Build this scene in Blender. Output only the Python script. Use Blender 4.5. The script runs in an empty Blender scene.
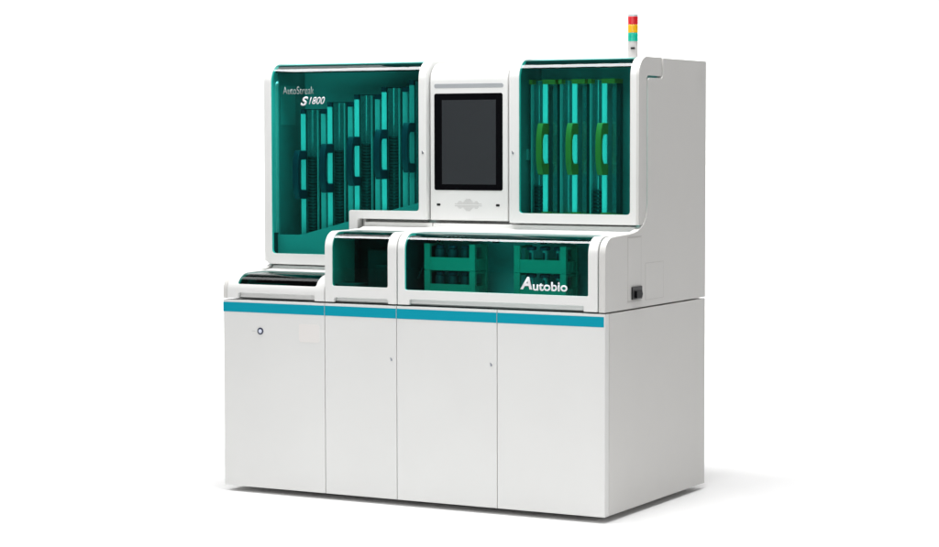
import bpy, bmesh, math, random
from mathutils import Vector, Matrix
random.seed(7)
PI = math.pi
scene = bpy.context.scene
COL = scene.collection

W, D, HB, HT = 2.028, 1.132, 0.900, 2.040      # analyser width, depth, cabinet height, roof height
FZ = -0.028                                     # floor level: the cabinet stands on levelling feet

# ------------------------------------------------------------------ materials
def new_mat(name):
    m = bpy.data.materials.new(name); m.use_nodes = True
    m.node_tree.nodes.clear()
    return m, m.node_tree.nodes, m.node_tree.links

def pbr(name, col, rough=0.5, metal=0.0, spec=0.5, var=0.03, scale=6.0, bump=0.0, bscale=900.0, coat=0.0, emit=None, estr=0.0):
    m, N, L = new_mat(name)
    out = N.new('ShaderNodeOutputMaterial'); b = N.new('ShaderNodeBsdfPrincipled')
    L.new(b.outputs[0], out.inputs[0])
    tc = N.new('ShaderNodeTexCoord'); no = N.new('ShaderNodeTexNoise')
    no.inputs['Scale'].default_value = scale; no.inputs['Detail'].default_value = 5
    L.new(tc.outputs['Object'], no.inputs['Vector'])
    cr = N.new('ShaderNodeValToRGB'); L.new(no.outputs['Fac'], cr.inputs[0])
    cr.color_ramp.elements[0].position = 0.3; cr.color_ramp.elements[1].position = 0.7
    cr.color_ramp.elements[0].color = tuple(c*(1-var) for c in col)+(1,)
    cr.color_ramp.elements[1].color = tuple(min(1, c*(1+var)) for c in col)+(1,)
    L.new(cr.outputs[0], b.inputs['Base Color'])
    b.inputs['Roughness'].default_value = rough; b.inputs['Metallic'].default_value = metal
    b.inputs['Specular IOR Level'].default_value = spec
    b.inputs['Coat Weight'].default_value = coat; b.inputs['Coat Roughness'].default_value = 0.08
    if bump:
        n2 = N.new('ShaderNodeTexNoise'); n2.inputs['Scale'].default_value = bscale; n2.inputs['Detail'].default_value = 2
        L.new(tc.outputs['Object'], n2.inputs['Vector'])
        bp = N.new('ShaderNodeBump'); bp.inputs['Strength'].default_value = bump; bp.inputs['Distance'].default_value = 0.0004
        L.new(n2.outputs['Fac'], bp.inputs['Height']); L.new(bp.outputs[0], b.inputs['Normal'])
    if emit:
        b.inputs['Emission Color'].default_value = emit+(1,); b.inputs['Emission Strength'].default_value = estr
    return m

def tinted(name, col, ior=1.62, rough=0.015, haze=0.0, hazecol=(0.02, 0.3, 0.26)):
    """coloured acrylic sheet: tinted straight-through transmission, clear reflection on its outer faces"""
    m, N, L = new_mat(name)
    out = N.new('ShaderNodeOutputMaterial'); tr = N.new('ShaderNodeBsdfTransparent'); gl = N.new('ShaderNodeBsdfGlossy')
    tr.inputs[0].default_value = col+(1,)
    gl.inputs['Color'].default_value = (1, 1, 1, 1); gl.inputs['Roughness'].default_value = rough
    fr = N.new('ShaderNodeFresnel'); fr.inputs[0].default_value = ior
    ge = N.new('ShaderNodeNewGeometry'); mt = N.new('ShaderNodeMath'); mt.operation = 'SUBTRACT'; mt.inputs[0].default_value = 1
    L.new(ge.outputs['Backfacing'], mt.inputs[1])
    mu = N.new('ShaderNodeMath'); mu.operation = 'MULTIPLY'
    mn = N.new('ShaderNodeMath'); mn.operation = 'MINIMUM'; mn.inputs[1].default_value = 0.30   # caps grazing reflection so the glass tops stay dark
    L.new(fr.outputs[0], mn.inputs[0]); L.new(mn.outputs[0], mu.inputs[0]); L.new(mt.outputs[0], mu.inputs[1])
    mx = N.new('ShaderNodeMixShader'); L.new(mu.outputs[0], mx.inputs[0])
    base = tr
    if haze:
        df = N.new('ShaderNodeBsdfDiffuse'); df.inputs[0].default_value = hazecol+(1,)
        m2 = N.new('ShaderNodeMixShader'); m2.inputs[0].default_value = haze
        L.new(tr.outputs[0], m2.inputs[1]); L.new(df.outputs[0], m2.inputs[2]); base = m2
    L.new(base.outputs[0], mx.inputs[1]); L.new(gl.outputs[0], mx.inputs[2])
    L.new(mx.outputs[0], out.inputs[0])
    return m

M = {}
M['coat']   = pbr('white_powder_coat', (0.755, 0.755, 0.742), 0.42, spec=0.35, var=0.012, scale=3, bump=0.12)
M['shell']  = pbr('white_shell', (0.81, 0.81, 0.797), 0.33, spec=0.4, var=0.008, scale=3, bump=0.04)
M['side']   = pbr('white_coat_shaded', (0.66, 0.65, 0.63), 0.42, spec=0.35, var=0.012, scale=3, bump=0.12)  # the white paint darkened, so side faces look more shaded
M['seam']   = pbr('panel_seam', (0.56, 0.55, 0.53), 0.6)
M['tower']  = pbr('tower_grey', (0.52, 0.51, 0.50), 0.35, spec=0.5)
M['gapd']   = pbr('matt_black', (0.02, 0.02, 0.022), 0.6)
M['gap']    = pbr('dark_gap', (0.12, 0.11, 0.10), 0.7)
M['teal']   = pbr('teal_stripe', (0.001, 0.315, 0.425), 0.5, spec=0.12, var=0.01, bump=0.05)
M['black']  = pbr('black_plastic', (0.012, 0.012, 0.013), 0.35)
M['bezel']  = pbr('bezel_glass', (0.004, 0.004, 0.005), 0.12, spec=0.12, var=0.0)
M['disp']   = pbr('display_panel', (0.028, 0.032, 0.036), 0.33, spec=0.6, var=0.0)
M['grey']   = pbr('light_bar', (0.47, 0.49, 0.51), 0.3, metal=0.2)
M['lgrey']  = pbr('grille_grey', (0.52, 0.51, 0.50), 0.6)
M['inner']  = pbr('inner_wall', (0.32, 0.32, 0.325), 0.5, var=0.05, scale=4)
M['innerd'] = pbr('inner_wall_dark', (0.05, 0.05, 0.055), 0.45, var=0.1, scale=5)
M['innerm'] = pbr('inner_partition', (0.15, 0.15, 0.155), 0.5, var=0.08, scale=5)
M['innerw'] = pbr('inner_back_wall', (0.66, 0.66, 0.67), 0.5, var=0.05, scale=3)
M['innerl'] = pbr('inner_plate', (0.45, 0.45, 0.45), 0.5, var=0.03)
M['metal']  = pbr('polished_metal', (0.85, 0.85, 0.85), 0.27, metal=0.5, var=0.03, scale=12)
M['metal2'] = pbr('satin_metal', (0.7, 0.7, 0.7), 0.42, metal=0.5, var=0.05, scale=20)
M['channel']= pbr('dish_channel', (0.62, 0.63, 0.64), 0.22, metal=0.8, var=0.05)
M['blue']   = pbr('blue_handle', (0.015, 0.045, 0.07), 0.4)
M['orange'] = pbr('orange_handle', (0.85, 0.27, 0.04), 0.45)
M['dish']   = pbr('dark_dish', (0.06, 0.065, 0.07), 0.15, var=0.1)
M['rack']   = pbr('green_rack', (0.10, 0.36, 0.27), 0.5, var=0.05)
M['bottle'] = pbr('reagent_bottle', (0.035, 0.05, 0.06), 0.5, var=0.1)
M['cap']    = pbr('bottle_cap', (0.05, 0.05, 0.08), 0.4)
M['vial']   = pbr('pale_vial', (0.45, 0.5, 0.5), 0.2)
M['ink2']   = pbr('faint_print', (0.50, 0.55, 0.55), 0.6, var=0.0)
M['ink']    = pbr('white_print', (0.82, 0.80, 0.84), 0.6, var=0.0)
M['chrome'] = pbr('lock_metal', (0.35, 0.37, 0.44), 0.3, metal=0.8)
M['btn']    = pbr('button_face', (0.72, 0.76, 0.88), 0.3)
M['ring']   = pbr('button_ring', (0.03, 0.035, 0.07), 0.3)
M['sticker']= pbr('pale_sticker', (0.80, 0.775, 0.755), 0.4, var=0.0)
M['red']    = pbr('red_lens', (0.72, 0.02, 0.03), 0.15, coat=0.5, var=0.05, scale=60)
M['amber']  = pbr('amber_lens', (0.95, 0.50, 0.01), 0.15, coat=0.5, var=0.05, scale=60)
M['green']  = pbr('green_lens', (0.01, 0.52, 0.36), 0.15, coat=0.5, var=0.05, scale=60)
M['clear']  = pbr('silver_cap', (0.75, 0.78, 0.80), 0.2, metal=0.3)
M['glass']  = tinted('teal_acrylic', (0.38, 0.915, 0.878), haze=0.0)
M['glassd'] = tinted('dark_teal_acrylic', (0.24, 0.72, 0.67), haze=0.0)
M['floor']  = pbr('white_sweep', (0.95, 0.95, 0.95), 0.8, spec=0.1, var=0.0)

# ------------------------------------------------------------------ helpers
ROOT = {}
def world_of(o):
    v = Vector((0, 0, 0))
    while o is not None:
        v += o.location; o = o.parent
    return v

def finish(name, bm, mat, parent=None, bevel=0.0, solid=0.0, segs=2, smooth=35):
    """link bm (in world coordinates) as one object under parent"""
    bmesh.ops.remove_doubles(bm, verts=bm.verts, dist=1e-6)
    if not solid:
        bmesh.ops.recalc_face_normals(bm, faces=bm.faces)
    off = world_of(parent) if parent else Vector((0, 0, 0))
    bmesh.ops.translate(bm, verts=bm.verts, vec=-off)
    me = bpy.data.meshes.new(name); bm.to_mesh(me); bm.free()
    me.materials.append(M[mat] if isinstance(mat, str) else mat)
    me.shade_smooth(); me.set_sharp_from_angle(angle=math.radians(smooth))
    o = bpy.data.objects.new(name, me); COL.objects.link(o)
    if parent: o.parent = parent
    if solid:
        m_ = o.modifiers.new('thickness', 'SOLIDIFY'); m_.thickness = solid; m_.offset = -1; m_.use_even_offset = True
    if bevel:
        b = o.modifiers.new('edges', 'BEVEL'); b.width = bevel; b.segments = segs; b.limit_method = 'ANGLE'
        b.angle_limit = math.radians(40); b.harden_normals = False
    if solid or bevel:
        dg = bpy.context.evaluated_depsgraph_get()
        m2 = bpy.data.meshes.new_from_object(o.evaluated_get(dg))
        o.modifiers.clear(); o.data = m2; m2.name = name; bpy.data.meshes.remove(me)
        m2.shade_smooth(); m2.set_sharp_from_angle(angle=math.radians(14))
    return o

def empty(name, loc, label, cat, group=None):
    o = bpy.data.objects.new(name, None); COL.objects.link(o); o.location = loc
    o.empty_display_size = 0.1
    o['label'] = label; o['category'] = cat
    if group: o['group'] = group
    return o
def tag(o, label, cat, group=None):
    o['label'] = label; o['category'] = cat
    if group: o['group'] = group
    return o

def box(bm, x0, x1, y0, y1, z0, z1):
    vs = [bm.verts.new(p) for p in ((x0,y0,z0),(x1,y0,z0),(x1,y1,z0),(x0,y1,z0),(x0,y0,z1),(x1,y0,z1),(x1,y1,z1),(x0,y1,z1))]
    for f in ((0,3,2,1),(4,5,6,7),(0,1,5,4),(1,2,6,5),(2,3,7,6),(3,0,4,7)):
        bm.faces.new([vs[i] for i in f])
    return bm
def prism(bm, pts, axis, a0, a1):
    """extrude a 2-D outline along axis ('x': pts are y,z; 'y': pts are x,z; 'z': pts are x,y)"""
    def P(p, a):
        return {'x': (a, p[0], p[1]), 'y': (p[0], a, p[1]), 'z': (p[0], p[1], a)}[axis]
    A = [bm.verts.new(P(p, a0)) for p in pts]; B = [bm.verts.new(P(p, a1)) for p in pts]
    bm.faces.new(A); bm.faces.new(B[::-1])
    n = len(pts)
    for i in range(n):
        bm.faces.new((A[i], B[i], B[(i+1) % n], A[(i+1) % n]))
    return bm
def rrect(x0, x1, z0, z1, r, n=6):
    out = []
    for cx, cz, a in ((x1-r, z1-r, 0), (x0+r, z1-r, 90), (x0+r, z0+r, 180), (x1-r, z0+r, 270)):
        for i in range(n+1):
            t = math.radians(a+90*i/n); out.append((cx+r*math.cos(t), cz+r*math.sin(t)))
    return out
def lathe(bm, cx, cy, prof, n=28, ax='z'):
    """prof: list of (r, h); closed at the ends"""
    rings = []
    for r, h in prof:
        ring = []
        for i in range(n):
            t = 2*PI*i/n
            p = (cx+r*math.cos(t), cy+r*math.sin(t), h) if ax == 'z' else (cx+r*math.cos(t), h, cy+r*math.sin(t))
            ring.append(bm.verts.new(p))
        rings.append(ring)
    for a, b in zip(rings, rings[1:]):
        for i in range(n):
            bm.faces.new((a[i], a[(i+1) % n], b[(i+1) % n], b[i]))
    bm.faces.new(rings[0][::-1]); bm.faces.new(rings[-1])
    return bm
def tube(bm, pts, r, n=10):
    pts = [Vector(p) for p in pts]; rings = []
    for i, p in enumerate(pts):
        d = (pts[min(i+1, len(pts)-1)]-pts[max(i-1, 0)]).normalized()
        a = d.cross(Vector((0.13, 0.9, 0.2))).normalized(); b = d.cross(a)
        rings.append([bm.verts.new(p+r*(math.cos(2*PI*k/n)*a+math.sin(2*PI*k/n)*b)) for k in range(n)])
    for a, b in zip(rings, rings[1:]):
        for k in range(n):
            bm.faces.new((a[k], a[(k+1) % n], b[(k+1) % n], b[k]))
    bm.faces.new(rings[0][::-1]); bm.faces.new(rings[-1])
    return bm
def arc(cy, cz, ry, rz, a0, a1, n):
    return [(cy+ry*math.cos(math.radians(a0+(a1-a0)*i/n)), cz+rz*math.sin(math.radians(a0+(a1-a0)*i/n))) for i in range(n+1)]

def profile_fn(front, z_bot, z_arc, arc_r, z_top, y_back):
    """curved cover profile: vertical front, quarter-ellipse shoulder, flat top; returns f(s)->(y,z) and total length"""
    pts = [(front, z_bot), (front, z_arc-0.006)]
    k = 18
    pts += arc(front+arc_r, z_arc, arc_r, z_top-z_arc, 180, 90, k)
    pts += [(front+arc_r+0.006, z_top), (y_back, z_top)]
    cum = [0]
    for a, b in zip(pts, pts[1:]): cum.append(cum[-1]+math.dist(a, b))
    def f(s):
        for i in range(len(pts)-1):
            if s <= cum[i+1] or i == len(pts)-2:
                t = (s-cum[i])/max(1e-9, cum[i+1]-cum[i])
                return (pts[i][0]+t*(pts[i+1][0]-pts[i][0]), pts[i][1]+t*(pts[i+1][1]-pts[i][1]))
    return f, cum

def sheet(bm, rows):
    """rows: (y, z, [x0..xn], [solid flags for the cells above this row]); outside faces -y"""
    prev = None
    for y, z, xs, fl in rows:
        cur = [bm.verts.new((x, y, z)) for x in xs]
        if prev:
            pv, pf = prev
            for i in range(len(xs)-1):
                if pf[i]:
                    bm.faces.new((pv[i], pv[i+1], cur[i+1], cur[i]))
        prev = (cur, fl)
    for v in [v for v in bm.verts if not v.link_faces]: bm.verts.remove(v)
    return bm

def corner(s, s0, r):           # horizontal inset of a rounded corner that starts at s0
    d = s-s0
    if d >= r or d < 0: return 0.0 if d >= r else r
    return r-math.sqrt(max(0, r*r-(r-d)**2))

def offset_profile(f, cum, d, smin, smax, n=60):
    """points of the profile moved inward (towards +y / -z) by d"""
    out = []
    for i in range(n+1):
        s = smin+(smax-smin)*i/n
        a = f(max(0, s-1e-4)); b = f(min(cum[-1], s+1e-4))
        ty, tz = b[0]-a[0], b[1]-a[1]; l = math.hypot(ty, tz) or 1
        p = f(s); out.append((p[0]+d*tz/l, p[1]-d*ty/l))
    return out

def text_mesh(name, body, mat, parent, x0, x1, z0, z1, y, shear=0.0, bold=0.0, depth=0.0006):
    cu = bpy.data.curves.new(name, 'FONT'); cu.body = body; cu.size = 1.0; cu.shear = shear; cu.offset = bold
    cu.extrude = 0.0; cu.resolution_u = 6
    t = bpy.data.objects.new(name, cu); COL.objects.link(t)
    dg = bpy.context.evaluated_depsgraph_get()
    me = bpy.data.meshes.new_from_object(t.evaluated_get(dg))
    bpy.data.objects.remove(t); bpy.data.curves.remove(cu)
    xs = [v.co.x for v in me.vertices]; ys = [v.co.y for v in me.vertices]
    ax, bx, ay, by = min(xs), max(xs), min(ys), max(ys)
    off = world_of(parent)
    for v in me.vertices:
        v.co = Vector((x0+(v.co.x-ax)/(bx-ax)*(x1-x0), y, z0+(v.co.y-ay)/(by-ay)*(z1-z0)))-off
    me.materials.clear(); me.materials.append(M[mat]); me.name = name
    o = bpy.data.objects.new(name, me); COL.objects.link(o); o.parent = parent
    s = o.modifiers.new('t', 'SOLIDIFY'); s.thickness = depth
    return o

# ------------------------------------------------------------------ the analyser
A = empty('laboratory_analyzer', (W/2, D/2, FZ),
          'large white floor-standing laboratory analyzer with teal tinted doors and a black touch screen', 'lab analyzer')

# ---- lower cabinet
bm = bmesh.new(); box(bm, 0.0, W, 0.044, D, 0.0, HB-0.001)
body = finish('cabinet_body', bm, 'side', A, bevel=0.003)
bm = bmesh.new(); box(bm, 0.28, W-0.28, 0.30, D-0.22, FZ+0.006, 0.001)
finish('plinth', bm, 'gap', A)
for fx in (0.36, W-0.36):
    for fy in (0.36, D-0.26):
        bm = bmesh.new(); lathe(bm, fx, fy, [(0.03, FZ+0.0005), (0.03, FZ+0.008), (0.012, FZ+0.011), (0.012, 0.002)], 20)
        finish('leveling_foot', bm, 'black', A)
doors = [(0.0, 0.5735), (0.5765, 0.9645), (0.9675, 1.4895), (1.4925, W)]
for i, (x0, x1) in enumerate(doors):
    bm = bmesh.new(); box(bm, x0, x1, 0.0, 0.040, 0.0, HB)
    d = finish('cabinet_door', bm, 'coat', A, bevel=0.0025)
    bm = bmesh.new(); box(bm, x0+(0.0 if i else -0.001), x1-0.001 if i < 3 else W-0.006, -0.0008, 0.001, 0.842, 0.888)
    finish('stripe', bm, 'teal', d)
    if i in (1, 2):
        kx = {1: 0.939, 2: 1.462}[i]
        bm = bmesh.new(); lathe(bm, kx, 0.654, [(0.0085, 0.001), (0.0085, -0.0015), (0.007, -0.002)], 24, 'y')
        k = finish('lock', bm, 'coat', d)
        bm = bmesh.new(); prism(bm, [(kx-0.0035+a, 0.654+b) for a, b in ((0.002, -0.009), (0.008, -0.009), (0.009, -0.002), (0.001, 0.007), (-0.002, 0.007))], 'y', -0.003, -0.0015)
        finish('keyhole', bm, 'chrome', k)
    if i == 0:
        bm = bmesh.new(); lathe(bm, 0.213, 0.754, [(0.0165, 0.001), (0.0165, -0.003), (0.0125, -0.004)], 32, 'y')
        k = finish('push_button', bm, 'ring', d)
        bm = bmesh.new(); lathe(bm, 0.214, 0.754, [(0.0095, -0.0035), (0.0095, -0.005), (0.007, -0.0055)], 28, 'y')
        finish('button_face', bm, 'btn', k)
        bm = bmesh.new()
        for q in range(3): box(bm, 0.164+q*0.007, 0.169+q*0.007, -0.0006, 0.001, 0.752, 0.7545)
        finish('button_marking', bm, 'lgrey', d)
        bm = bmesh.new(); prism(bm, rrect(0.431, 0.546, 0.712, 0.797, 0.012), 'y', -0.0016, 0.001)
        finish('sticker', bm, 'sticker', d, bevel=0.001)

# ---- side panels of the upper body (profile in y,z)
def side_profile(low):
    if low:
        p = [(0.0, HB+0.006)] + arc(0.10, 0.95, 0.10, 0.077, 180, 90, 10) + [(0.26, 1.028), (0.34, 1.034), (0.40, 1.052), (0.438, 1.085), (0.452, 1.13)]
    else:
        p = [(0.0, HB+0.006)] + arc(0.075, 1.16, 0.075, 0.0745, 180, 90, 12) + [(0.12, 1.2375), (0.237, 1.241), (0.30, 1.246), (0.345, 1.254), (0.385, 1.267), (0.412, 1.284), (0.432, 1.307), (0.446, 1.336), (0.453, 1.37), (0.454, 1.40)]
    p += [(0.454, 1.925)] + arc(0.474, 1.925, 0.02, 0.02, 180, 90, 5)[1:]
    p += [(0.600, 1.945)] + arc(0.600, 1.965, 0.02, 0.02, 270, 360, 5)[1:]
    p += [(0.620, HT-0.004), (0.622, HT-0.002), (D-0.004, HT-0.002), (D, HT-0.006), (D, HB+0.006)]
    return p
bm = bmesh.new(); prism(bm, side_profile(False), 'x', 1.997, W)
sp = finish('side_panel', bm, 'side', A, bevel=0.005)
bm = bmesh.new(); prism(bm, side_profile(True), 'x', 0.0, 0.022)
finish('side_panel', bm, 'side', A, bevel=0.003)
# details on the right-hand panel
bm = bmesh.new()
def ring(bm, y0, y1, z0, z1, t, xo):
    box(bm, W-0.001, xo, y0, y0+t, z0, z1); box(bm, W-0.001, xo, y1-t, y1, z0, z1)
    box(bm, W-0.001, xo, y0+t, y1-t, z0, z0+t); box(bm, W-0.001, xo, y0+t, y1-t, z1-t, z1)
ring(bm, 0.2335, 0.3805, 0.9405, 1.2275, 0.0028, W+0.0006); ring(bm, 0.4270, 0.6310, 0.9350, 1.1050, 0.0022, W+0.0006)
box(bm, W-0.001, W+0.0009, 0.230, 0.384, 1.2285, 1.2315); box(bm, W-0.001, W+0.0009, 0.230, 0.384, 0.9355, 0.9395)
finish('cover_seam', bm, 'seam', sp)
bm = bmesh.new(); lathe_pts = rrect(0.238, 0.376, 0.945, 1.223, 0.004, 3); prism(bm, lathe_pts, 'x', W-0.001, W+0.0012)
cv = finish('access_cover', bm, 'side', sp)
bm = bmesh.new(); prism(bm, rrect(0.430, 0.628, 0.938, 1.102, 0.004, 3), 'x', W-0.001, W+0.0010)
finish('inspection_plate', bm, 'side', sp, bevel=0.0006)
bm = bmesh.new(); prism(bm, rrect(0.272, 0.378, 0.946, 1.004, 0.003, 3), 'x', W-0.001, W+0.008)
sk = finish('power_inlet', bm, 'black', cv, bevel=0.0015)
bm = bmesh.new(); prism(bm, [(0.30, 0.985), (0.36, 0.985), (0.368, 0.968), (0.36, 0.952), (0.30, 0.952)], 'x', W+0.007, W+0.016)
finish('power_switch', bm, 'bezel', sk, bevel=0.0015)
bm = bmesh.new()
for q in range(9):
    z = 1.905+q*0.0105
    box(bm, W-0.001, W+0.0005, 1.045, 1.10, z, z+0.0035)
finish('vent_grille', bm, 'side', sp)

# ---- back, roof, partitions and inner walls
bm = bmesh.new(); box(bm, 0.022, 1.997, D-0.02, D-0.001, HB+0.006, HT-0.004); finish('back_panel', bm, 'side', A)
bm = bmesh.new(); box(bm, 0.022, 1.997, 0.624, D-0.02, HT-0.024, HT-0.004); finish('roof_panel', bm, 'shell', A)
bm = bmesh.new(); box(bm, 0.022, 0.894, 0.69, 0.70, 1.03, HT-0.03); finish('inner_wall', bm, 'innerw', A)
bm = bmesh.new(); box(bm, 1.382, 1.997, 0.66, 0.67, 1.24, HT-0.03); finish('inner_wall', bm, 'innerw', A)
bm = bmesh.new(); box(bm, 0.0225, 0.028, 0.455, 0.69, 1.06, 2.0); finish('inner_wall', bm, 'inner', A)
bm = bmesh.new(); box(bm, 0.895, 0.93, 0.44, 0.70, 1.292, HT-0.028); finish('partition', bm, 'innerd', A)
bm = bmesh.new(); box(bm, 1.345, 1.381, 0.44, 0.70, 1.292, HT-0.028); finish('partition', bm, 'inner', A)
bm = bmesh.new(); box(bm, 1.988, 1.9965, 0.455, 0.66, 1.25, 1.94); finish('inner_wall', bm, 'inner', A)
# fixtures on the inner walls
bm = bmesh.new(); box(bm, 1.893, 1.925, 0.64, 0.66, 1.80, 1.835); finish('wall_clip', bm, 'innerl', A, bevel=0.003)
bm = bmesh.new(); box(bm, 1.3815, 1.392, 0.50, 0.54, 1.57, 1.62); finish('wall_clip', bm, 'innerl', A, bevel=0.003)
bm = bmesh.new(); box(bm, 0.028, 0.0295, 0.47, 0.60, 1.74, 1.935); finish('wall_plate', bm, 'innerl', A, bevel=0.0005)
# shelves the cassettes stand on
bm = bmesh.new(); box(bm, 1.379, 1.987, 0.384, 0.659, 1.292, 1.312); finish('cassette_shelf', bm, 'innerl', A)
bm = bmesh.new(); box(bm, 0.03, 0.893, 0.384, 0.688, 1.07, 1.09); finish('cassette_shelf', bm, 'inner', A)
bm = bmesh.new(); box(bm, 0.540, 0.907, 0.384, 0.428, 1.303, 1.316); finish('spill_stop', bm, 'inner', A)  # added lip out of sight, stops tinted light falling onto the deck
# front ramp plate that hides the feet of the left-hand cassettes
pts = [(0.03, 1.091), (0.03, 1.196), (0.14, 1.196)]
for i in range(1, 8):
    t = i/7; pts.append((0.14+0.06*t, 1.196+0.009*t*t))
pts += [(0.435, 1.265), (0.86, 1.368), (0.893, 1.372), (0.893, 1.091)]
bm = bmesh.new(); prism(bm, pts, 'y', 0.430, 0.438); finish('ramp_plate', bm, 'innerl', A, bevel=0.001)
bm = bmesh.new(); box(bm, 0.0235, 0.029, 0.40, 0.44, 1.091, 1.205); finish('ramp_bracket', bm, 'innerd', A)

# ---- decks with their cove
cove = side_profile(False)
top = [q for q in cove if q[1] > 1.2 and q[0] < 0.4545 and q[0] > 0.2 and q[1] < 1.405]
prof = [(0.262, 1.2385), (0.335, 1.2395), (0.36, 1.244), (0.365, 1.2475), (0.384, 1.249), (0.386, 1.269), (0.440, 1.271), (0.444, 1.29)]
deckp = prof + [(0.4535, 1.315), (0.4535, 1.30), (0.454, 1.282), (0.68, 1.282), (0.68, 1.2), (0.262, 1.2)]
bm = bmesh.new(); prism(bm, [(y, z) for y, z in prof]+[(0.68, 1.29), (0.68, 1.27), (0.45, 1.255), (0.40, 1.235), (0.262, 1.228)], 'x', 0.562, 1.9965)
dk = finish('deck', bm, 'shell', A, bevel=0.0012)
bm = bmesh.new(); box(bm, 0.940, 0.9435, 0.3845, 0.392, 1.2475, 1.2705)
finish('deck_seam', bm, 'gap', dk)
lp = [(0.262, 1.022), (0.345, 1.026), (0.35, 1.0285), (0.374, 1.030), (0.376, 1.0345), (0.384, 1.035), (0.386, 1.046), (0.44, 1.048), (0.444, 1.065)]
bm = bmesh.new(); prism(bm, lp+[(0.68, 1.065), (0.68, 1.01), (0.262, 1.01)], 'x', 0.030, 0.5745)
finish('deck', bm, 'shell', A, bevel=0.0012)
# upright return between the low and the high deck
bm = bmesh.new(); box(bm, 0.545, 0.560, 0.40, 0.66, 1.02, 1.305); finish('deck_return', bm, 'lgrey', A)
# floor and walls of the covered front bays
bm = bmesh.new(); box(bm, 0.023, 1.9965, 0.030, 0.66, HB+0.0065, HB+0.012); finish('bay_floor', bm, 'inner', A)
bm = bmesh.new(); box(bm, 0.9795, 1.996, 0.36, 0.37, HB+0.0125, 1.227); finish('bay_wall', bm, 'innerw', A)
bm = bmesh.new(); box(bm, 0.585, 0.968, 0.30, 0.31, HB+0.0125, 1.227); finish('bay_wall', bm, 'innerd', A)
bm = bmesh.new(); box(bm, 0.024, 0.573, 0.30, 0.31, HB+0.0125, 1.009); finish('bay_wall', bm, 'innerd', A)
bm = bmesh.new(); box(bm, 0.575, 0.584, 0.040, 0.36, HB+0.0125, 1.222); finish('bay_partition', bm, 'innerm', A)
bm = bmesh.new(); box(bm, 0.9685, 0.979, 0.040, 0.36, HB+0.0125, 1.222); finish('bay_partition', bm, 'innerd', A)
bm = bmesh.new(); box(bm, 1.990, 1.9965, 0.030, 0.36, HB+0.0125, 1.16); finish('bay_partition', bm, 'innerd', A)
# white band under the raised lower edge of the covers
for x0, x1 in ((0.045, 0.571), (0.583, 0.962), (0.982, 1.985)):
    bm = bmesh.new(); box(bm, x0, x1, 0.022, 0.029, HB+0.0125, 0.960)
    finish('kick_band', bm, 'shell', A)
# modules seen dimly in the front bays
bm = bmesh.new(); box(bm, 0.74, 0.95, 0.12, 0.295, HB+0.0125, 1.15); box(bm, 0.80, 0.90, 0.09, 0.12, 0.96, 1.08); box(bm, 0.70, 0.74, 0.2, 0.29, HB+0.0125, 1.02)
finish('pipetting_module', bm, 'innerd', A, bevel=0.006)
bm = bmesh.new(); box(bm, 0.60, 0.70, 0.05, 0.19, HB+0.0125, 0.99); finish('inner_tray', bm, 'innerm', A, bevel=0.004)
bm = bmesh.new(); box(bm, 0.07, 0.30, 0.05, 0.28, HB+0.0125, 0.975); box(bm, 0.34, 0.55, 0.05, 0.28, HB+0.0125, 0.96); box(bm, 0.10, 0.12, 0.06, 0.27, 0.975, 0.995)
finish('loading_module', bm, 'innerd', A, bevel=0.005)
bm = bmesh.new()
tube(bm, [(1.012, 0.24, 1.212), (1.02, 0.22, 1.19), (1.028, 0.19, 1.15), (1.02, 0.16, 1.08), (1.0, 0.14, 1.02)], 0.006)
tube(bm, [(1.05, 0.26, 1.215), (1.06, 0.24, 1.18), (1.055, 0.21, 1.12), (1.035, 0.18, 1.04), (1.03, 0.17, 0.92)], 0.0045)
tube(bm, [(0.995, 0.24, 1.205), (1.05, 0.22, 1.212), (1.11, 0.2, 1.205), (1.14, 0.19, 1.21)], 0.005)
finish('hose', bm, 'black', A)
for cx in (1.425, 1.668):
    bm = bmesh.new(); box(bm, cx-0.012, cx+0.012, 0.10, 0.125, 1.195, 1.222)
    finish('cover_catch', bm, 'black', A, bevel=0.002)

for x0, x1 in ((0.024, 0.893), (1.383, 1.9955)):  # added black strips under the glass tops, blocking light to darken them
    bm = bmesh.new(); prism(bm, [(0.430, 1.998), (0.430, 2.0285), (0.4545, 2.0325), (0.600, 2.0325), (0.600, 1.998)], 'x', x0, x1); finish('shade_strip', bm, 'gapd', A, bevel=0.003)
for x0, x1, zz in ((0.060, 0.560, 1.0165), (0.590, 0.955, 1.2265), (0.985, 1.985, 1.2265)):
    bm = bmesh.new(); box(bm, x0, x1, 0.105, 0.258, zz-0.018, zz+0.0025); finish('shade_strip', bm, 'gapd', A, bevel=0.003)
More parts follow.
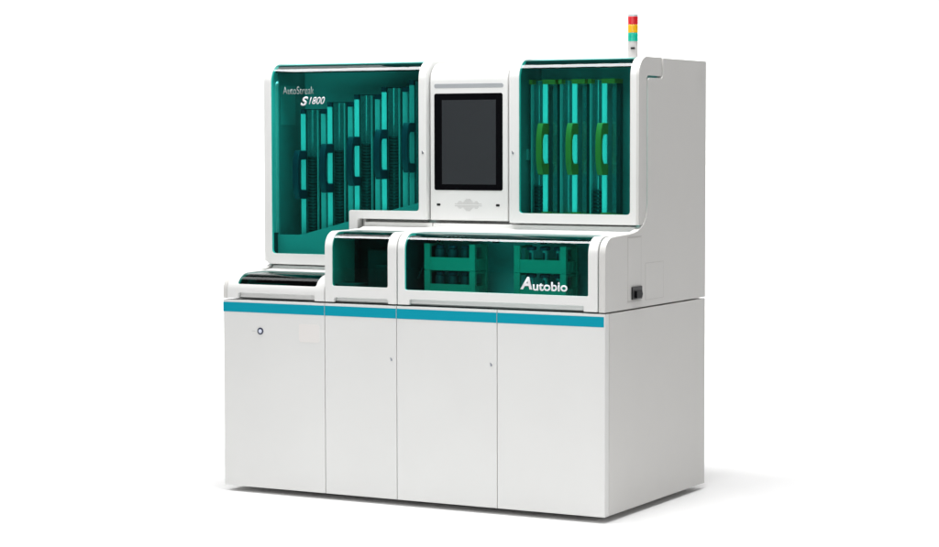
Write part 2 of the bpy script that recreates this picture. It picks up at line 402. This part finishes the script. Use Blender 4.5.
# ---- curved covers
def cover(name, x0, x1, front, zb, zarc, r, ztop, yback, z_open, inl, inr, notch, glassmat, y_open_end, rc=0.018, cheek_back=None, mat='shell'):
    f, cum = profile_fn(front, zb, zarc, r, ztop, yback)
    s_arc = zarc-zb; S = cum[-1]
    # s of the opening's lower edge, measured along the profile
    so = 0.0
    while f(so)[1] < z_open: so += 0.001
    se = S-(yback-y_open_end)
    a, b = x0+inl, x1-inr
    levels = {0.0, so, S, se}
    if notch: na, nb, zn, nr = notch; sn = zn-zb; levels |= {sn}; levels |= {max(0, sn-nr+nr*i/5) for i in range(6)}
    levels |= {so+rc*i/6 for i in range(7)} | {se-rc*i/6 for i in range(7)} | {c for c in cum}
    ss = sorted(levels); ss = [s for i, s in enumerate(ss) if i == 0 or s-ss[i-1] > 1e-5]
    rows = []
    for s in ss:
        y, z = f(s)
        if notch and s < sn-1e-6:
            k = corner(sn-s, 0, nr) if nr else 0
            rows.append((y, z, [x0, na+k, nb-k, x1], [1, 0, 1]))
        elif s < so-1e-6:
            if notch and s < sn+1e-4:
                rows.append((y, z, [x0, na+nr, nb-nr, x1], [1, 1, 1]))
            else: rows.append((y, z, [x0, a+rc, b-rc, x1], [1, 1, 1]))
        elif s < se-1e-6:
            k = max(corner(s, so, rc), corner(se-s, 0, rc))
            rows.append((y, z, [x0, a+k, b-k, x1], [1, 0, 1]))
        else:
            rows.append((y, z, [x0, a+rc, b-rc, x1], [1, 1, 1]))
    bm = bmesh.new(); sheet(bm, rows)
    fr = finish(name, bm, mat, A, bevel=0.0016, solid=0.016)
    bm = bmesh.new()
    gp = offset_profile(f, cum, 0.0035, so-0.006, se+0.006, 70)
    sheet(bm, [(y, z, [a-0.006, b+0.006], [1]) for y, z in gp])
    finish('tinted_window', bm, glassmat, fr, solid=0.004)
    return fr, f, cum

# end-cap strips of the body that frame the row of covers on its left (the right one is the side panel itself)
hl, _, _ = cover('front_cover', 0.0245, 0.5725, 0.0, HB+0.008, 0.95, 0.10, 1.0285, 0.262, 0.9755, 0.055, 0.047,
                 (0.085, 0.520, 0.935, 0.004), 'glassd', 0.245, rc=0.010)
hm, _, _ = cover('front_cover', 0.5775, 0.9665, 0.0, HB+0.008, 1.16, 0.075, 1.238, 0.260, 0.983, 0.040, 0.047,
                 (0.627, 0.921, 0.930, 0.012), 'glassd', 0.232, rc=0.010)
hr, _, _ = cover('front_cover', 0.9735, 1.9905, 0.0, HB+0.008, 1.16, 0.075, 1.238, 0.260, 0.976, 0.037, 0.046,
                 (1.034, 1.923, 0.934, 0.004), 'glass', 0.232, rc=0.008)
# cheeks closing the covers at their ends
for par, xs, zb, za, r, zt in ((hm, (0.5779,), 1.16, 1.16, 0.075, 1.238),):
    bm = bmesh.new()
    p = [(0.003, HB+0.009)] + [(y+0.0, z-0.002) for y, z in arc(0.078, 1.16, 0.075, 0.075, 180, 90, 12)] + [(0.255, 1.233), (0.255, HB+0.009)]
    prism(bm, p, 'x', 0.5790, 0.5845); finish('cover_cheek', bm, 'shell', par)
text_mesh('lettering', 'A', 'ink', hr, 1.608, 1.668, 0.998, 1.054, -0.0008+0.0025, shear=0.18, bold=0.035)
text_mesh('lettering', 'utobio', 'ink', hr, 1.671, 1.843, 0.9935, 1.0345, -0.0008+0.0025, bold=0.022)
bm = bmesh.new(); lathe(bm, 1.800, 1.0305, [(0.0042, 0.0022), (0.0042, 0.0012)], 16, 'y'); finish('lettering_dot', bm, 'ink', hr)

# ---- upper right door
f, cum = profile_fn(0.36, 1.278, 1.95, 0.09, HT, 0.617); S = cum[-1]
def side_cheek(x0, x1, zb, inset=0.0):
    i = inset
    p = [(0.36+i, zb+0.006+i), (0.363+i, zb+0.002+i), (0.368+i, zb+i), (0.408, zb+i), (0.43, zb+0.022), (0.442, zb+0.055), (0.446, zb+0.10)]
    p += [(0.446, 1.94)] + arc(0.466, 1.936, 0.02, 0.02, 180, 90, 4)
    p += [(0.600, 1.9555)] + arc(0.600, 1.9705, 0.014, 0.015, 270, 360, 4) + [(0.614, HT-i)]
    p += [(y+i*0.7, z-i*0.7) for y, z in arc(0.45, 1.95, 0.09, HT-1.95, 90, 180, 14)]
    bm = bmesh.new(); prism(bm, p, 'x', x0, x1); return bm
X0, X1 = 1.3655, W-0.004
a, b, zo, rc = 1.416, 1.981, 1.324, 0.016
so = zo-1.278; rows = []
ss = sorted({0, so-0.001, S, S-0.02} | {so+rc*i/7 for i in range(8)} | set(cum))
for s in ss:
    y, z = f(s)
    if s < so-1e-6: rows.append((y, z, [X0+0.012, a+rc, b-rc, X1-0.012], [1, 1, 1]))
    elif s < S-0.021: 
        k = corner(s, so, rc); rows.append((y, z, [X0+0.012, a+k, b-k, X1-0.012], [1, 0, 1]))
    else: rows.append((y, z, [X0+0.012, a, b, X1-0.012], [1, 1, 1]))
bm = bmesh.new(); sheet(bm, rows)
dr = finish('upper_door', bm, 'shell', A, bevel=0.0012, solid=0.02)
gp = offset_profile(f, cum, 0.003, so-0.006, S-0.015, 80)
bm = bmesh.new(); sheet(bm, [(y, z, [a-0.006, b+0.006], [1]) for y, z in gp]); finish('tinted_window', bm, 'glass', dr, solid=0.004)
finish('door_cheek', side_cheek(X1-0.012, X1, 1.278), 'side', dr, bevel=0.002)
finish('door_cheek', side_cheek(X0, X0+0.012, 1.278), 'shell', dr, bevel=0.002)
def lock(kx, kz, y, parent):
    bm = bmesh.new(); lathe(bm, kx, kz, [(0.0075, y+0.001), (0.0075, y-0.0015), (0.006, y-0.002)], 24, 'y')
    k = finish('lock', bm, 'shell', parent)
    bm = bmesh.new(); prism(bm, [(kx-0.0025+a_, kz+b_) for a_, b_ in ((0.002, -0.008), (0.007, -0.008), (0.008, -0.002), (0.001, 0.007), (-0.002, 0.007))], 'y', y-0.003, y-0.0018)
    finish('keyhole', bm, 'chrome', k)
lock(1.384, 1.606, 0.36, dr)

# ---- upper left door (L-shaped: its lower edge steps up over the deck)
X0, X1 = 0.0, 0.921
ZB = 1.054
f, cum = profile_fn(0.36, ZB, 1.95, 0.09, HT+0.002, 0.617); S = cum[-1]
za, zs, zt = 1.106, 1.286, 1.326
a, b, c, dd = 0.042, 0.880, 0.490, 0.536
ra, rb, rcn, rd, ro = 0.016, 0.016, 0.010, 0.012, 0.014
zl = {ZB, za-0.001, zs, zt} | {za+ra*i/6 for i in range(7)} | {zt+rb*i/6 for i in range(7)} | {zt-rcn*i/5 for i in range(6)} | {zs-rd*i/5 for i in range(6)} | {ZB+ro*i/6 for i in range(7)}
ss = sorted({z-ZB for z in zl} | {S-0.02, S} | set(cum)); ss = [s for i, s in enumerate(ss) if i == 0 or s-ss[i-1] > 1e-5]
rows = []
for s in ss:
    y, z = f(s); Z = ZB+s
    xl = X0+0.012+(corner(Z, ZB, ro)*0.9 if Z < ZB+ro else 0)
    if Z < za-1e-6:
        rows.append((y, z, [xl, a+ra, c, dd, b, X1-0.012], [1, 1, 1, 0, 0]))
    elif Z < zs-1e-6:
        k = corner(Z, za, ra); kc = max(0, rcn-math.sqrt(max(0, rcn**2-max(0, rcn-(zt-Z))**2))) if zt-Z < rcn else 0
        kd = corner(zs-Z, 0, rd) if zs-Z < rd else 0
        rows.append((y, z, [xl, a+k, c+kc, dd+kd, b, X1-0.012], [1, 0, 1, 0, 0]))
    elif Z < zt-1e-6:
        kc = corner(zt-Z, 0, rcn) if zt-Z < rcn else 0
        rows.append((y, z, [xl, a, c+kc, dd+rd, b-rb, X1-0.012], [1, 0, 1, 1, 1]))
    elif s < S-0.021:
        k = corner(Z, zt, rb) if Z < zt+rb else 0
        rows.append((y, z, [xl, a, c+rcn if Z < zt+1e-5 else a+0.3, dd+rd if Z < zt+1e-5 else a+0.4, b-k, X1-0.012], [1, 0, 0, 0, 1]))
    else:
        rows.append((y, z, [xl, a, a+0.3, a+0.4, b, X1-0.012], [1, 1, 1, 1, 1]))
bm = bmesh.new(); sheet(bm, rows)
dl = finish('upper_door', bm, 'shell', A, bevel=0.0012, solid=0.02)
gp = offset_profile(f, cum, 0.003, za-ZB-0.006, S-0.015, 80)
bm = bmesh.new()
rws = []
for y, z in gp:
    rws.append((y, z, [a-0.006, c+0.012, b+0.006], [1, 0 if z < zt-0.012 and y < 0.4 else 1]))
sheet(bm, rws); finish('tinted_window', bm, 'glass', dl, solid=0.004)
def cheek2(x0, x1, zb): return side_cheek(x0, x1, zb)
finish('door_cheek', cheek2(X1-0.012, X1, 1.286), 'shell', dl, bevel=0.002)
finish('door_cheek', cheek2(X0, X0+0.012, ZB+0.012), 'shell', dl, bevel=0.002)
bm = bmesh.new(); box(bm, dd-0.010, dd-0.0005, 0.3795, 0.425, ZB+0.01, 1.300); box(bm, dd-0.0005, X1-0.013, 0.3795, 0.425, 1.2875, 1.300); finish('door_return', bm, 'shell', dl)
lock(0.902, 1.606, 0.36, dl)
text_mesh('lettering', 'AutoStreak', 'ink2', dl, 0.113, 0.290, 1.889, 1.925, 0.3618, bold=-0.02)
text_mesh('lettering', 'S', 'ink', dl, 0.214, 0.259, 1.832, 1.876, 0.3618, shear=0.35, bold=0.03)
text_mesh('lettering', '1800', 'ink', dl, 0.262, 0.354, 1.839, 1.874, 0.3618, shear=0.35, bold=0.006)

# ---- screen panel
f, cum = profile_fn(0.385, 1.285, 1.94, 0.085, HT-0.012, 0.62)
bm = bmesh.new()
sheet(bm, [(y, z, [0.9305, 1.3445], [1]) for y, z in [f(s) for s in sorted({0.0, *cum})]])
pn = finish('screen_panel', bm, 'shell', A, bevel=0.002, solid=0.03)
bm = bmesh.new(); prism(bm, rrect(0.952, 1.318, 1.427, 1.883, 0.010), 'y', 0.3835, 0.390)
bz = finish('screen_bezel', bm, 'bezel', pn, bevel=0.0008)
bm = bmesh.new(); box(bm, 0.994, 1.283, 0.3829, 0.386, 1.455, 1.852); finish('display', bm, 'disp', bz)
bm = bmesh.new(); prism(bm, rrect(0.951, 1.323, 1.908, 1.930, 0.0105), 'y', 0.3840, 0.390); finish('indicator_bar', bm, 'grey', pn, bevel=0.002)
for cx in (0.974, 1.292):
    bm = bmesh.new(); prism(bm, rrect(cx-0.010, cx+0.010, 1.3525, 1.3635, 0.004), 'y', 0.3842, 0.388)
    finish('sensor_window', bm, 'black', pn)
bm = bmesh.new()
for i in range(-13, 14):
    x = 1.134+i*0.0054; t = abs(i)
    h = [5, 5, 4.6, 4, 3, 1.6, 2.2, 3, 3.2, 3, 2.4, 1.4, 1, 1][t]
    for sgn in (-1, 1):
        for j in range(int(round(h))):
            z = 1.3585+sgn*(0.0045+j*0.0055)
            box(bm, x-0.0013, x+0.0013, 0.3843, 0.387, z-0.0019, z+0.0019)
finish('speaker_grille', bm, 'lgrey', pn)

# ---- signal tower on the roof
TX, TY = 1.839, 0.70
bm = bmesh.new(); lathe(bm, TX, TY, [(0.030, HT-0.004), (0.030, HT+0.004), (0.0235, HT+0.007), (0.0235, 2.118), (0.0225, 2.122)], 36)
tw = finish('signal_tower', bm, 'tower', A)
for mname, z0, z1 in (('green', 2.1225, 2.1605), ('amber', 2.1625, 2.1985), ('red', 2.2005, 2.2365)):
    bm = bmesh.new()
    pr = [(0.0215, z0-0.0015), (0.0235, z0)]
    k = 7
    for q in range(k):
        h = (z1-z0)/k
        pr += [(0.0240, z0+h*(q+0.25)), (0.0240, z0+h*(q+0.75)), (0.0235, z0+h*(q+1))]
    pr += [(0.0215, z1+0.0015)]
    lathe(bm, TX, TY, pr, 36); o = finish('signal_lamp', bm, mname, tw); o['label'] = {'green': 'green lowest lamp', 'amber': 'amber middle lamp', 'red': 'red top lamp'}[mname]
bm = bmesh.new(); lathe(bm, TX, TY, [(0.0235, 2.237), (0.0235, 2.246), (0.020, 2.2485)], 36); finish('tower_cap', bm, 'clear', tw)
bm = bmesh.new(); box(bm, TX+0.000, TX+0.018, TY-0.0255, TY-0.01, 2.085, 2.0935); finish('tower_marking', bm, 'black', tw)

# ------------------------------------------------------------------ cassettes behind the doors
def copy_tree(o, parent=None):
    c_ = o.copy(); COL.objects.link(c_)
    if parent: c_.parent = parent
    for ch in list(o.children): copy_tree(ch, c_)
    return c_

def handle_mesh(x0, x1, y0, y1, z0, z1, mat, parent, t=0.05):
    """C-shaped grip: two mounts joined by a bowed bar in front"""
    bm = bmesh.new(); n = 14
    outer = [(y1, z0), (y0+0.028, z0)] ; inner = [(y1, z0+t)]
    cy, m = y0, (z0+z1)/2
    o_pts, i_pts = [], []
    for i in range(n+1):
        q = -1+2*i/n
        o_pts.append((y0+0.022*abs(q)**3.2, m+q*(z1-z0)/2))
    hh = (z1-z0)/2-t
    for i in range(n+1):
        q = 1-2*i/n
        i_pts.append((y0+0.020+0.018*abs(q)**4, m+q*hh))
    pts = [(y1, z0)] + o_pts + [(y1, z1), (y1, z1-t)] + i_pts + [(y1, z0+t)]
    prism(bm, pts, 'x', x0, x1)
    return finish('handle', bm, mat, parent, bevel=0.004, segs=3)

def post(bm, x0, x1, yf, yb, z0, z1, ang):
    """upright extrusion with a slanted polished front face"""
    d = (x1-x0)*math.tan(math.radians(ang))
    prism(bm, [(x0, yf), (x1, yf+d), (x1, max(yb, yf+d+0.004)), (x0, max(yb, yf+d+0.004))], 'z', z0, z1)

def channel(bm, cx, cy, r, z0, z1, t=0.003, a0=-20, a1=200, n=18):
    o = [(cx+r*math.cos(math.radians(a0+(a1-a0)*i/n)), cy+r*math.sin(math.radians(a0+(a1-a0)*i/n))) for i in range(n+1)]
    q = [(cx+(r-t)*math.cos(math.radians(a1-(a1-a0)*i/n)), cy+(r-t)*math.sin(math.radians(a1-(a1-a0)*i/n))) for i in range(n+1)]
    prism(bm, o+q, 'z', z0, z1)

GL = 'blue-handled dish cassettes behind the left door'
GR = 'orange-handled dish cassettes behind the right door'
def left_cassette(x, ztop, zbot, label):
    r = empty('dish_cassette', (x, 0.50, zbot), label, 'dish cassette', GL)
    bm = bmesh.new(); post(bm, x+0.002, x+0.020, 0.486, 0.512, zbot, ztop-0.024, 40); finish('front_post', bm, 'metal', r)
    bm = bmesh.new(); channel(bm, x+0.060, 0.512, 0.034, zbot, ztop-0.004); finish('channel', bm, 'channel', r)
    bm = bmesh.new(); box(bm, x+0.095, x+0.101, 0.488, 0.540, zbot, ztop-0.006); finish('guide_rail', bm, 'metal', r)
    bm = bmesh.new(); post(bm, x+0.114, x+0.132, 0.494, 0.5125, zbot, ztop-0.024, 40); finish('rear_post', bm, 'metal2', r)
    bm = bmesh.new(); box(bm, x+0.1015, x+0.1095, 0.500, 0.570, zbot, ztop-0.012); box(bm, x+0.0225, x+0.0262, 0.500, 0.570, zbot, ztop-0.024); finish('gap_shade', bm, 'gapd', r)  # black strips standing in for the shade between the tubes
    bm = bmesh.new(); box(bm, x+0.110, x+0.150, 0.513, 0.570, zbot, ztop-0.024); finish('rear_wall', bm, 'channel', r)
    bm = bmesh.new()
    box(bm, x-0.001, x+0.023, 0.488, 0.560, ztop-0.024, ztop); box(bm, x+0.0235, x+0.108, 0.550, 0.575, ztop-0.006, ztop)
    box(bm, x+0.110, x+0.151, 0.496, 0.572, ztop-0.024, ztop)
    finish('top_cap', bm, 'blue', r, bevel=0.001)
    bm = bmesh.new(); box(bm, x, x+0.15, 0.51, 0.575, zbot-0.004, zbot); finish('base_plate', bm, 'blue', r)
    handle_mesh(x+0.001, x+0.034, 0.405, 0.492, ztop-0.445, ztop-0.205, 'blue', r, 0.045)
    return r
names = ['first (leftmost and lowest)', 'second', 'third (middle)', 'fourth', 'fifth (rightmost and tallest)']
zts = [1.818, 1.851, 1.886, 1.920, 1.952]
for k in range(5):
    x = 0.133+0.1556*k
    left_cassette(x, zts[k], 1.094 if k < 2 else 1.094, names[k]+' blue-handled dish cassette from the left behind the left door')

def right_cassette(x):
    zt, zb = 1.945, 1.322
    r = empty('dish_cassette', (x, 0.50, zb-0.010), 'x', 'dish cassette', GR)
    bm = bmesh.new(); box(bm, x+0.007, x+0.014, 0.500, 0.515, zb, zt-0.022); finish('guide_rail', bm, 'metal', r)
    bm = bmesh.new(); channel(bm, x+0.044, 0.522, 0.031, zb, zt-0.004, a0=-10, a1=190); finish('channel', bm, 'channel', r)
    bm = bmesh.new(); post(bm, x+0.077, x+0.095, 0.487, 0.508, zb, zt-0.022, 33); finish('front_post', bm, 'metal', r)
    bm = bmesh.new(); post(bm, x+0.107, x+0.128, 0.530, 0.5455, zb, zt-0.022, 8); finish('rear_post', bm, 'channel', r)
    bm = bmesh.new(); box(bm, x+0.098, x+0.141, 0.546, 0.575, zb, zt-0.022); finish('rear_wall', bm, 'innerd', r)
    bm = bmesh.new()
    box(bm, x, x+0.018, 0.494, 0.545, zt-0.022, zt); box(bm, x+0.0185, x+0.0735, 0.548, 0.575, zt-0.006, zt)
    box(bm, x+0.074, x+0.141, 0.486, 0.575, zt-0.022, zt)
    finish('top_cap', bm, 'orange', r, bevel=0.001)
    bm = bmesh.new(); box(bm, x, x+0.145, 0.486, 0.575, zb-0.009, zb-0.0005); box(bm, x+0.07, x+0.12, 0.484, 0.500, zb-0.0005, zb+0.006)
    finish('base_plate', bm, 'orange', r, bevel=0.001)
    handle_mesh(x+0.080, x+0.109, 0.405, 0.489, 1.502, 1.741, 'orange', r, 0.052)
    return r
rc0 = right_cassette(1.400)
rn = ['left', 'middle', 'right']
rlab = ['left orange-handled dish cassette behind the right door, a short dish stack at its foot',
        'middle orange-handled dish cassette behind the right door, empty of dishes',
        'right orange-handled dish cassette behind the right door, a short dish stack at its foot']
for k in range(3):
    o = rc0 if k == 0 else copy_tree(rc0)
    o.location.x = 1.400+0.1525*k; o['label'] = rlab[k]

# dishes stacked in the cassettes
bm = bmesh.new()
lathe(bm, 0, 0, [(0.027, 0.0), (0.0275, 0.0015), (0.0265, 0.004), (0.0265, 0.0055), (0.0298, 0.006), (0.0298, 0.0102), (0.0285, 0.0108)], 28)
dish = finish('petri_dish', bm, 'dish')
first = True
def put_dishes(x, y, z0, n, pitch, label, group):
    global first
    for i in range(n):
        if first: o = dish; first = False
        else: o = dish.copy(); COL.objects.link(o)
        o.location = (x+random.uniform(-.0008, .0008), y+random.uniform(-.001, .001), z0+i*pitch)
        o.rotation_euler.z = random.uniform(0, 6)
        tag(o, label, 'petri dish', group)
ord_ = ['leftmost', 'second', 'third', 'fourth']
for k in range(4):
    ztop = [1.590, 1.620, 1.654, 1.688][k]; pitch = 0.0155
    n = 23+0
    n = int((ztop-(1.20 + 0.034*k))/pitch)
    z0 = ztop-n*pitch
    # the stack stands on a carrier inside the cassette
    bm = bmesh.new(); lathe(bm, 0.133+0.1556*k+0.060, 0.512, [(0.028, 1.0945), (0.028, z0-0.0006)], 24)
    car = finish('stack_carrier', bm, 'innerd')
    tag(car, 'dark round carrier under the dish stack in the %s cassette behind the left door' % ord_[k], 'carrier', 'stack carriers in the left cassettes')
    put_dishes(0.133+0.1556*k+0.060, 0.512, z0, n, pitch, 'dark petri dish in the tall stack in the %s cassette behind the left door' % ord_[k], 'dishes in the %s left cassette' % ord_[k])
put_dishes(1.400+0.044, 0.522, 1.3220, 8, 0.0168, 'dark petri dish in the short stack in the left cassette behind the right door', 'dishes in the left cassette behind the right door')
put_dishes(1.705+0.044, 0.522, 1.3220, 7, 0.0168, 'dark petri dish in the short stack in the right cassette behind the right door', 'dishes in the right cassette behind the right door')

# ------------------------------------------------------------------ racks of bottles in the wide front bay
BF = HB+0.0125
def rack(x0, x1, y0, y1, z0, h):
    r = empty('bottle_rack', ((x0+x1)/2, (y0+y1)/2, z0), 'x', 'bottle rack', 'green bottle racks in the wide front bay')
    bm = bmesh.new(); p = 0.030
    for xa, xb in ((x0, x0+p), (x1-p, x1)):
        for ya, yb in ((y0, y0+0.018), (y1-0.018, y1)):
            box(bm, xa, xb, ya, yb, z0+0.001, z0+h)
    finish('corner_post', bm, 'rack', r, bevel=0.0015)
    bm = bmesh.new(); box(bm, x0+p-0.001, x1-p+0.001, y0+0.003, y0+0.010, z0+0.001, z0+0.061); finish('front_rail', bm, 'rack', r)
    bm = bmesh.new(); box(bm, x0+p-0.001, x1-p+0.001, y1-0.010, y1-0.003, z0+0.001, z0+0.061); finish('rear_rail', bm, 'rack', r)
    for xa in (x0+0.003, x1-0.009):
        bm = bmesh.new(); box(bm, xa, xa+0.006, y0+0.017, y1-0.017, z0+0.001, z0+0.055); box(bm, xa, xa+0.006, y0+0.017, y1-0.017, z0+h-0.014, z0+h-0.003)
        for yy in (y0+0.035, y0+0.075): box(bm, xa-0.001, xa+0.0075, yy, yy+0.006, z0+0.006, z0+0.05)
        finish('side_rail', bm, 'rack', r)
    bm = bmesh.new(); box(bm, x0+0.004, x1-0.004, y0+0.004, y1-0.004, z0+0.001, z0+0.006); finish('rack_floor', bm, 'rack', r)
    return r
def bottle(kind):
    r = empty('reagent_bottle', (0, 0, 0), 'x', 'bottle')
    bm = bmesh.new()
    if kind == 'wide':
        lathe(bm, 0, 0, [(0.022, 0), (0.025, 0.003), (0.025, 0.088), (0.021, 0.094), (0.016, 0.096)], 24); finish('bottle_body', bm, 'bottle', r)
        bm = bmesh.new(); lathe(bm, 0, 0, [(0.020, 0.0962), (0.020, 0.108), (0.018, 0.110)], 20); finish('bottle_cap', bm, 'cap', r)
    else:
        lathe(bm, 0, 0, [(0.012, 0), (0.013, 0.003), (0.013, 0.094), (0.011, 0.097)], 20); finish('bottle_body', bm, 'vial', r)
        bm = bmesh.new(); box(bm, -0.006, 0.006, -0.0145, -0.012, 0.03, 0.086); finish('bottle_label', bm, 'bottle', r)
        bm = bmesh.new(); lathe(bm, 0, 0, [(0.024, 0.0972), (0.024, 0.110), (0.021, 0.113)], 20); finish('bottle_cap', bm, 'cap', r)
    return r
h = 0.1235; zlow = 1.0625-h
# low stand that carries both stacks
for x0, x1, nm in ((1.046, 1.313, 'left'), (1.514, 1.777, 'right')):
    bm = bmesh.new(); box(bm, x0, x1, 0.12, 0.25, BF, zlow); finish('rack_stand', bm, 'inner', A)
first_b = {}
for si, (x0, x1, side, kind) in enumerate(((1.046, 1.313, 'left', 'wide'), (1.514, 1.777, 'right', 'slim'))):
    for lv in range(2):
        z0 = zlow+lv*h
        r = rack(x0, x1, 0.12, 0.25, z0, h)
        r['label'] = '%s green rack of the %s stack under the wide tinted front cover' % (('lower', 'upper')[lv], side)
        for bi in range(3):
            if kind not in first_b: bt = bottle(kind); first_b[kind] = bt
            else: bt = copy_tree(first_b[kind])
            bx = (1.106+0.0665*bi) if kind == 'wide' else (1.580+0.069*bi)
            bt.location = (bx, 0.168, z0+0.0062)
            kd = 'dark wide bottle' if kind == 'wide' else 'slim pale bottle with a dark cap'
            tag(bt, '%s, %s in the %s rack of the %s stack' % (kd, ('left', 'middle', 'right')[bi], ('lower', 'upper')[lv], side), 'bottle', 'bottles in the green racks')

# ------------------------------------------------------------------ white studio sweep
bm = bmesh.new()
n = 24; R = 3.0; YB = 6.5
prof = [(-16.0, FZ), (YB-R, FZ)] + [(YB-R+R*math.sin(PI/2*i/n), FZ+R-R*math.cos(PI/2*i/n)) for i in range(1, n+1)] + [(YB, 9.0)]
rows = [[bm.verts.new((x, y, z)) for x in (-12.0, 5.5)] for y, z in prof]
for a_, b_ in zip(rows, rows[1:]): bm.faces.new((a_[0], a_[1], b_[1], b_[0]))
fl = finish('backdrop', bm, 'floor', smooth=60); fl['kind'] = 'structure'

# ------------------------------------------------------------------ light
def area(name, loc, target, sx, sy, power, col=(1, 1, 1)):
    l = bpy.data.lights.new(name, 'AREA'); l.shape = 'RECTANGLE'; l.size = sx; l.size_y = sy; l.energy = power; l.color = col
    o = bpy.data.objects.new(name, l); COL.objects.link(o); o.location = loc
    d = Vector(target)-Vector(loc); o.rotation_euler = d.to_track_quat('-Z', 'Y').to_euler()
    return o
area('overhead_softbox', (0.4, -0.45, 5.6), (0.4, -0.45, 0), 5.6, 1.5, 500)
area('front_softbox', (1.7, -4.9, 4.8), (0.8, 0.0, 0.3), 4.8, 2.8, 215)
area('side_fill', (4.7, -3.2, 1.6), (1.0, 0.45, 1.45), 0.9, 2.3, 30)  # added fill lamp, unseen; also mirrored in the slanted cassette posts
area('right_fill', (2.75, 0.7, 5.6), (2.95, 0.8, 0.0), 1.1, 4.4, 275)  # added fill lamp, lifts the floor shadow right of the cabinet
area('left_fill', (-3.3, 0.9, 5.4), (-1.6, 1.2, 0.0), 2.0, 3.4, 55)  # added fill lamp, weakens the floor shadow on the left
area('backdrop_fill', (-3.6, 3.2, 4.2), (-4.1, 6.5, 1.9), 10.0, 1.2, 520)  # added lamp out of view, washes the sweep to white

w = bpy.data.worlds.new('World'); scene.world = w; w.use_nodes = True
bgn = w.node_tree.nodes['Background']; bgn.inputs[0].default_value = (1, 1, 1, 1); bgn.inputs[1].default_value = 0.05

# ------------------------------------------------------------------ camera
cam = bpy.data.cameras.new('camera'); co = bpy.data.objects.new('camera', cam); COL.objects.link(co)
px = [6.203721798453947, -8.879476038598822, 1.6774023509372786, -0.5001828728207551, 0.06082738221055493, -0.001956656453288436, 2241.4234028700153]
yaw, pit, rol, foc = px[3:]
fw = Vector((math.sin(yaw)*math.cos(pit), math.cos(yaw)*math.cos(pit), -math.sin(pit)))
r_ = Vector((math.cos(yaw), -math.sin(yaw), 0)); u_ = r_.cross(fw)
cs, sn_ = math.cos(rol), math.sin(rol)
r2 = cs*r_+sn_*u_; u2 = -sn_*r_+cs*u_
co.matrix_world = Matrix(((r2.x, u2.x, -fw.x, px[0]), (r2.y, u2.y, -fw.y, px[1]), (r2.z, u2.z, -fw.z, px[2]), (0, 0, 0, 1)))
cam.sensor_width = 36; cam.sensor_fit = 'HORIZONTAL'; cam.lens = foc*36/939; cam.clip_end = 200
scene.camera = co
scene.view_settings.view_transform = 'Standard'; scene.view_settings.look = 'None'
scene.view_settings.exposure = -0.70; scene.view_settings.gamma = 1
scene.cycles.transparent_max_bounces = 24; scene.cycles.max_bounces = 10; scene.cycles.use_denoising = True
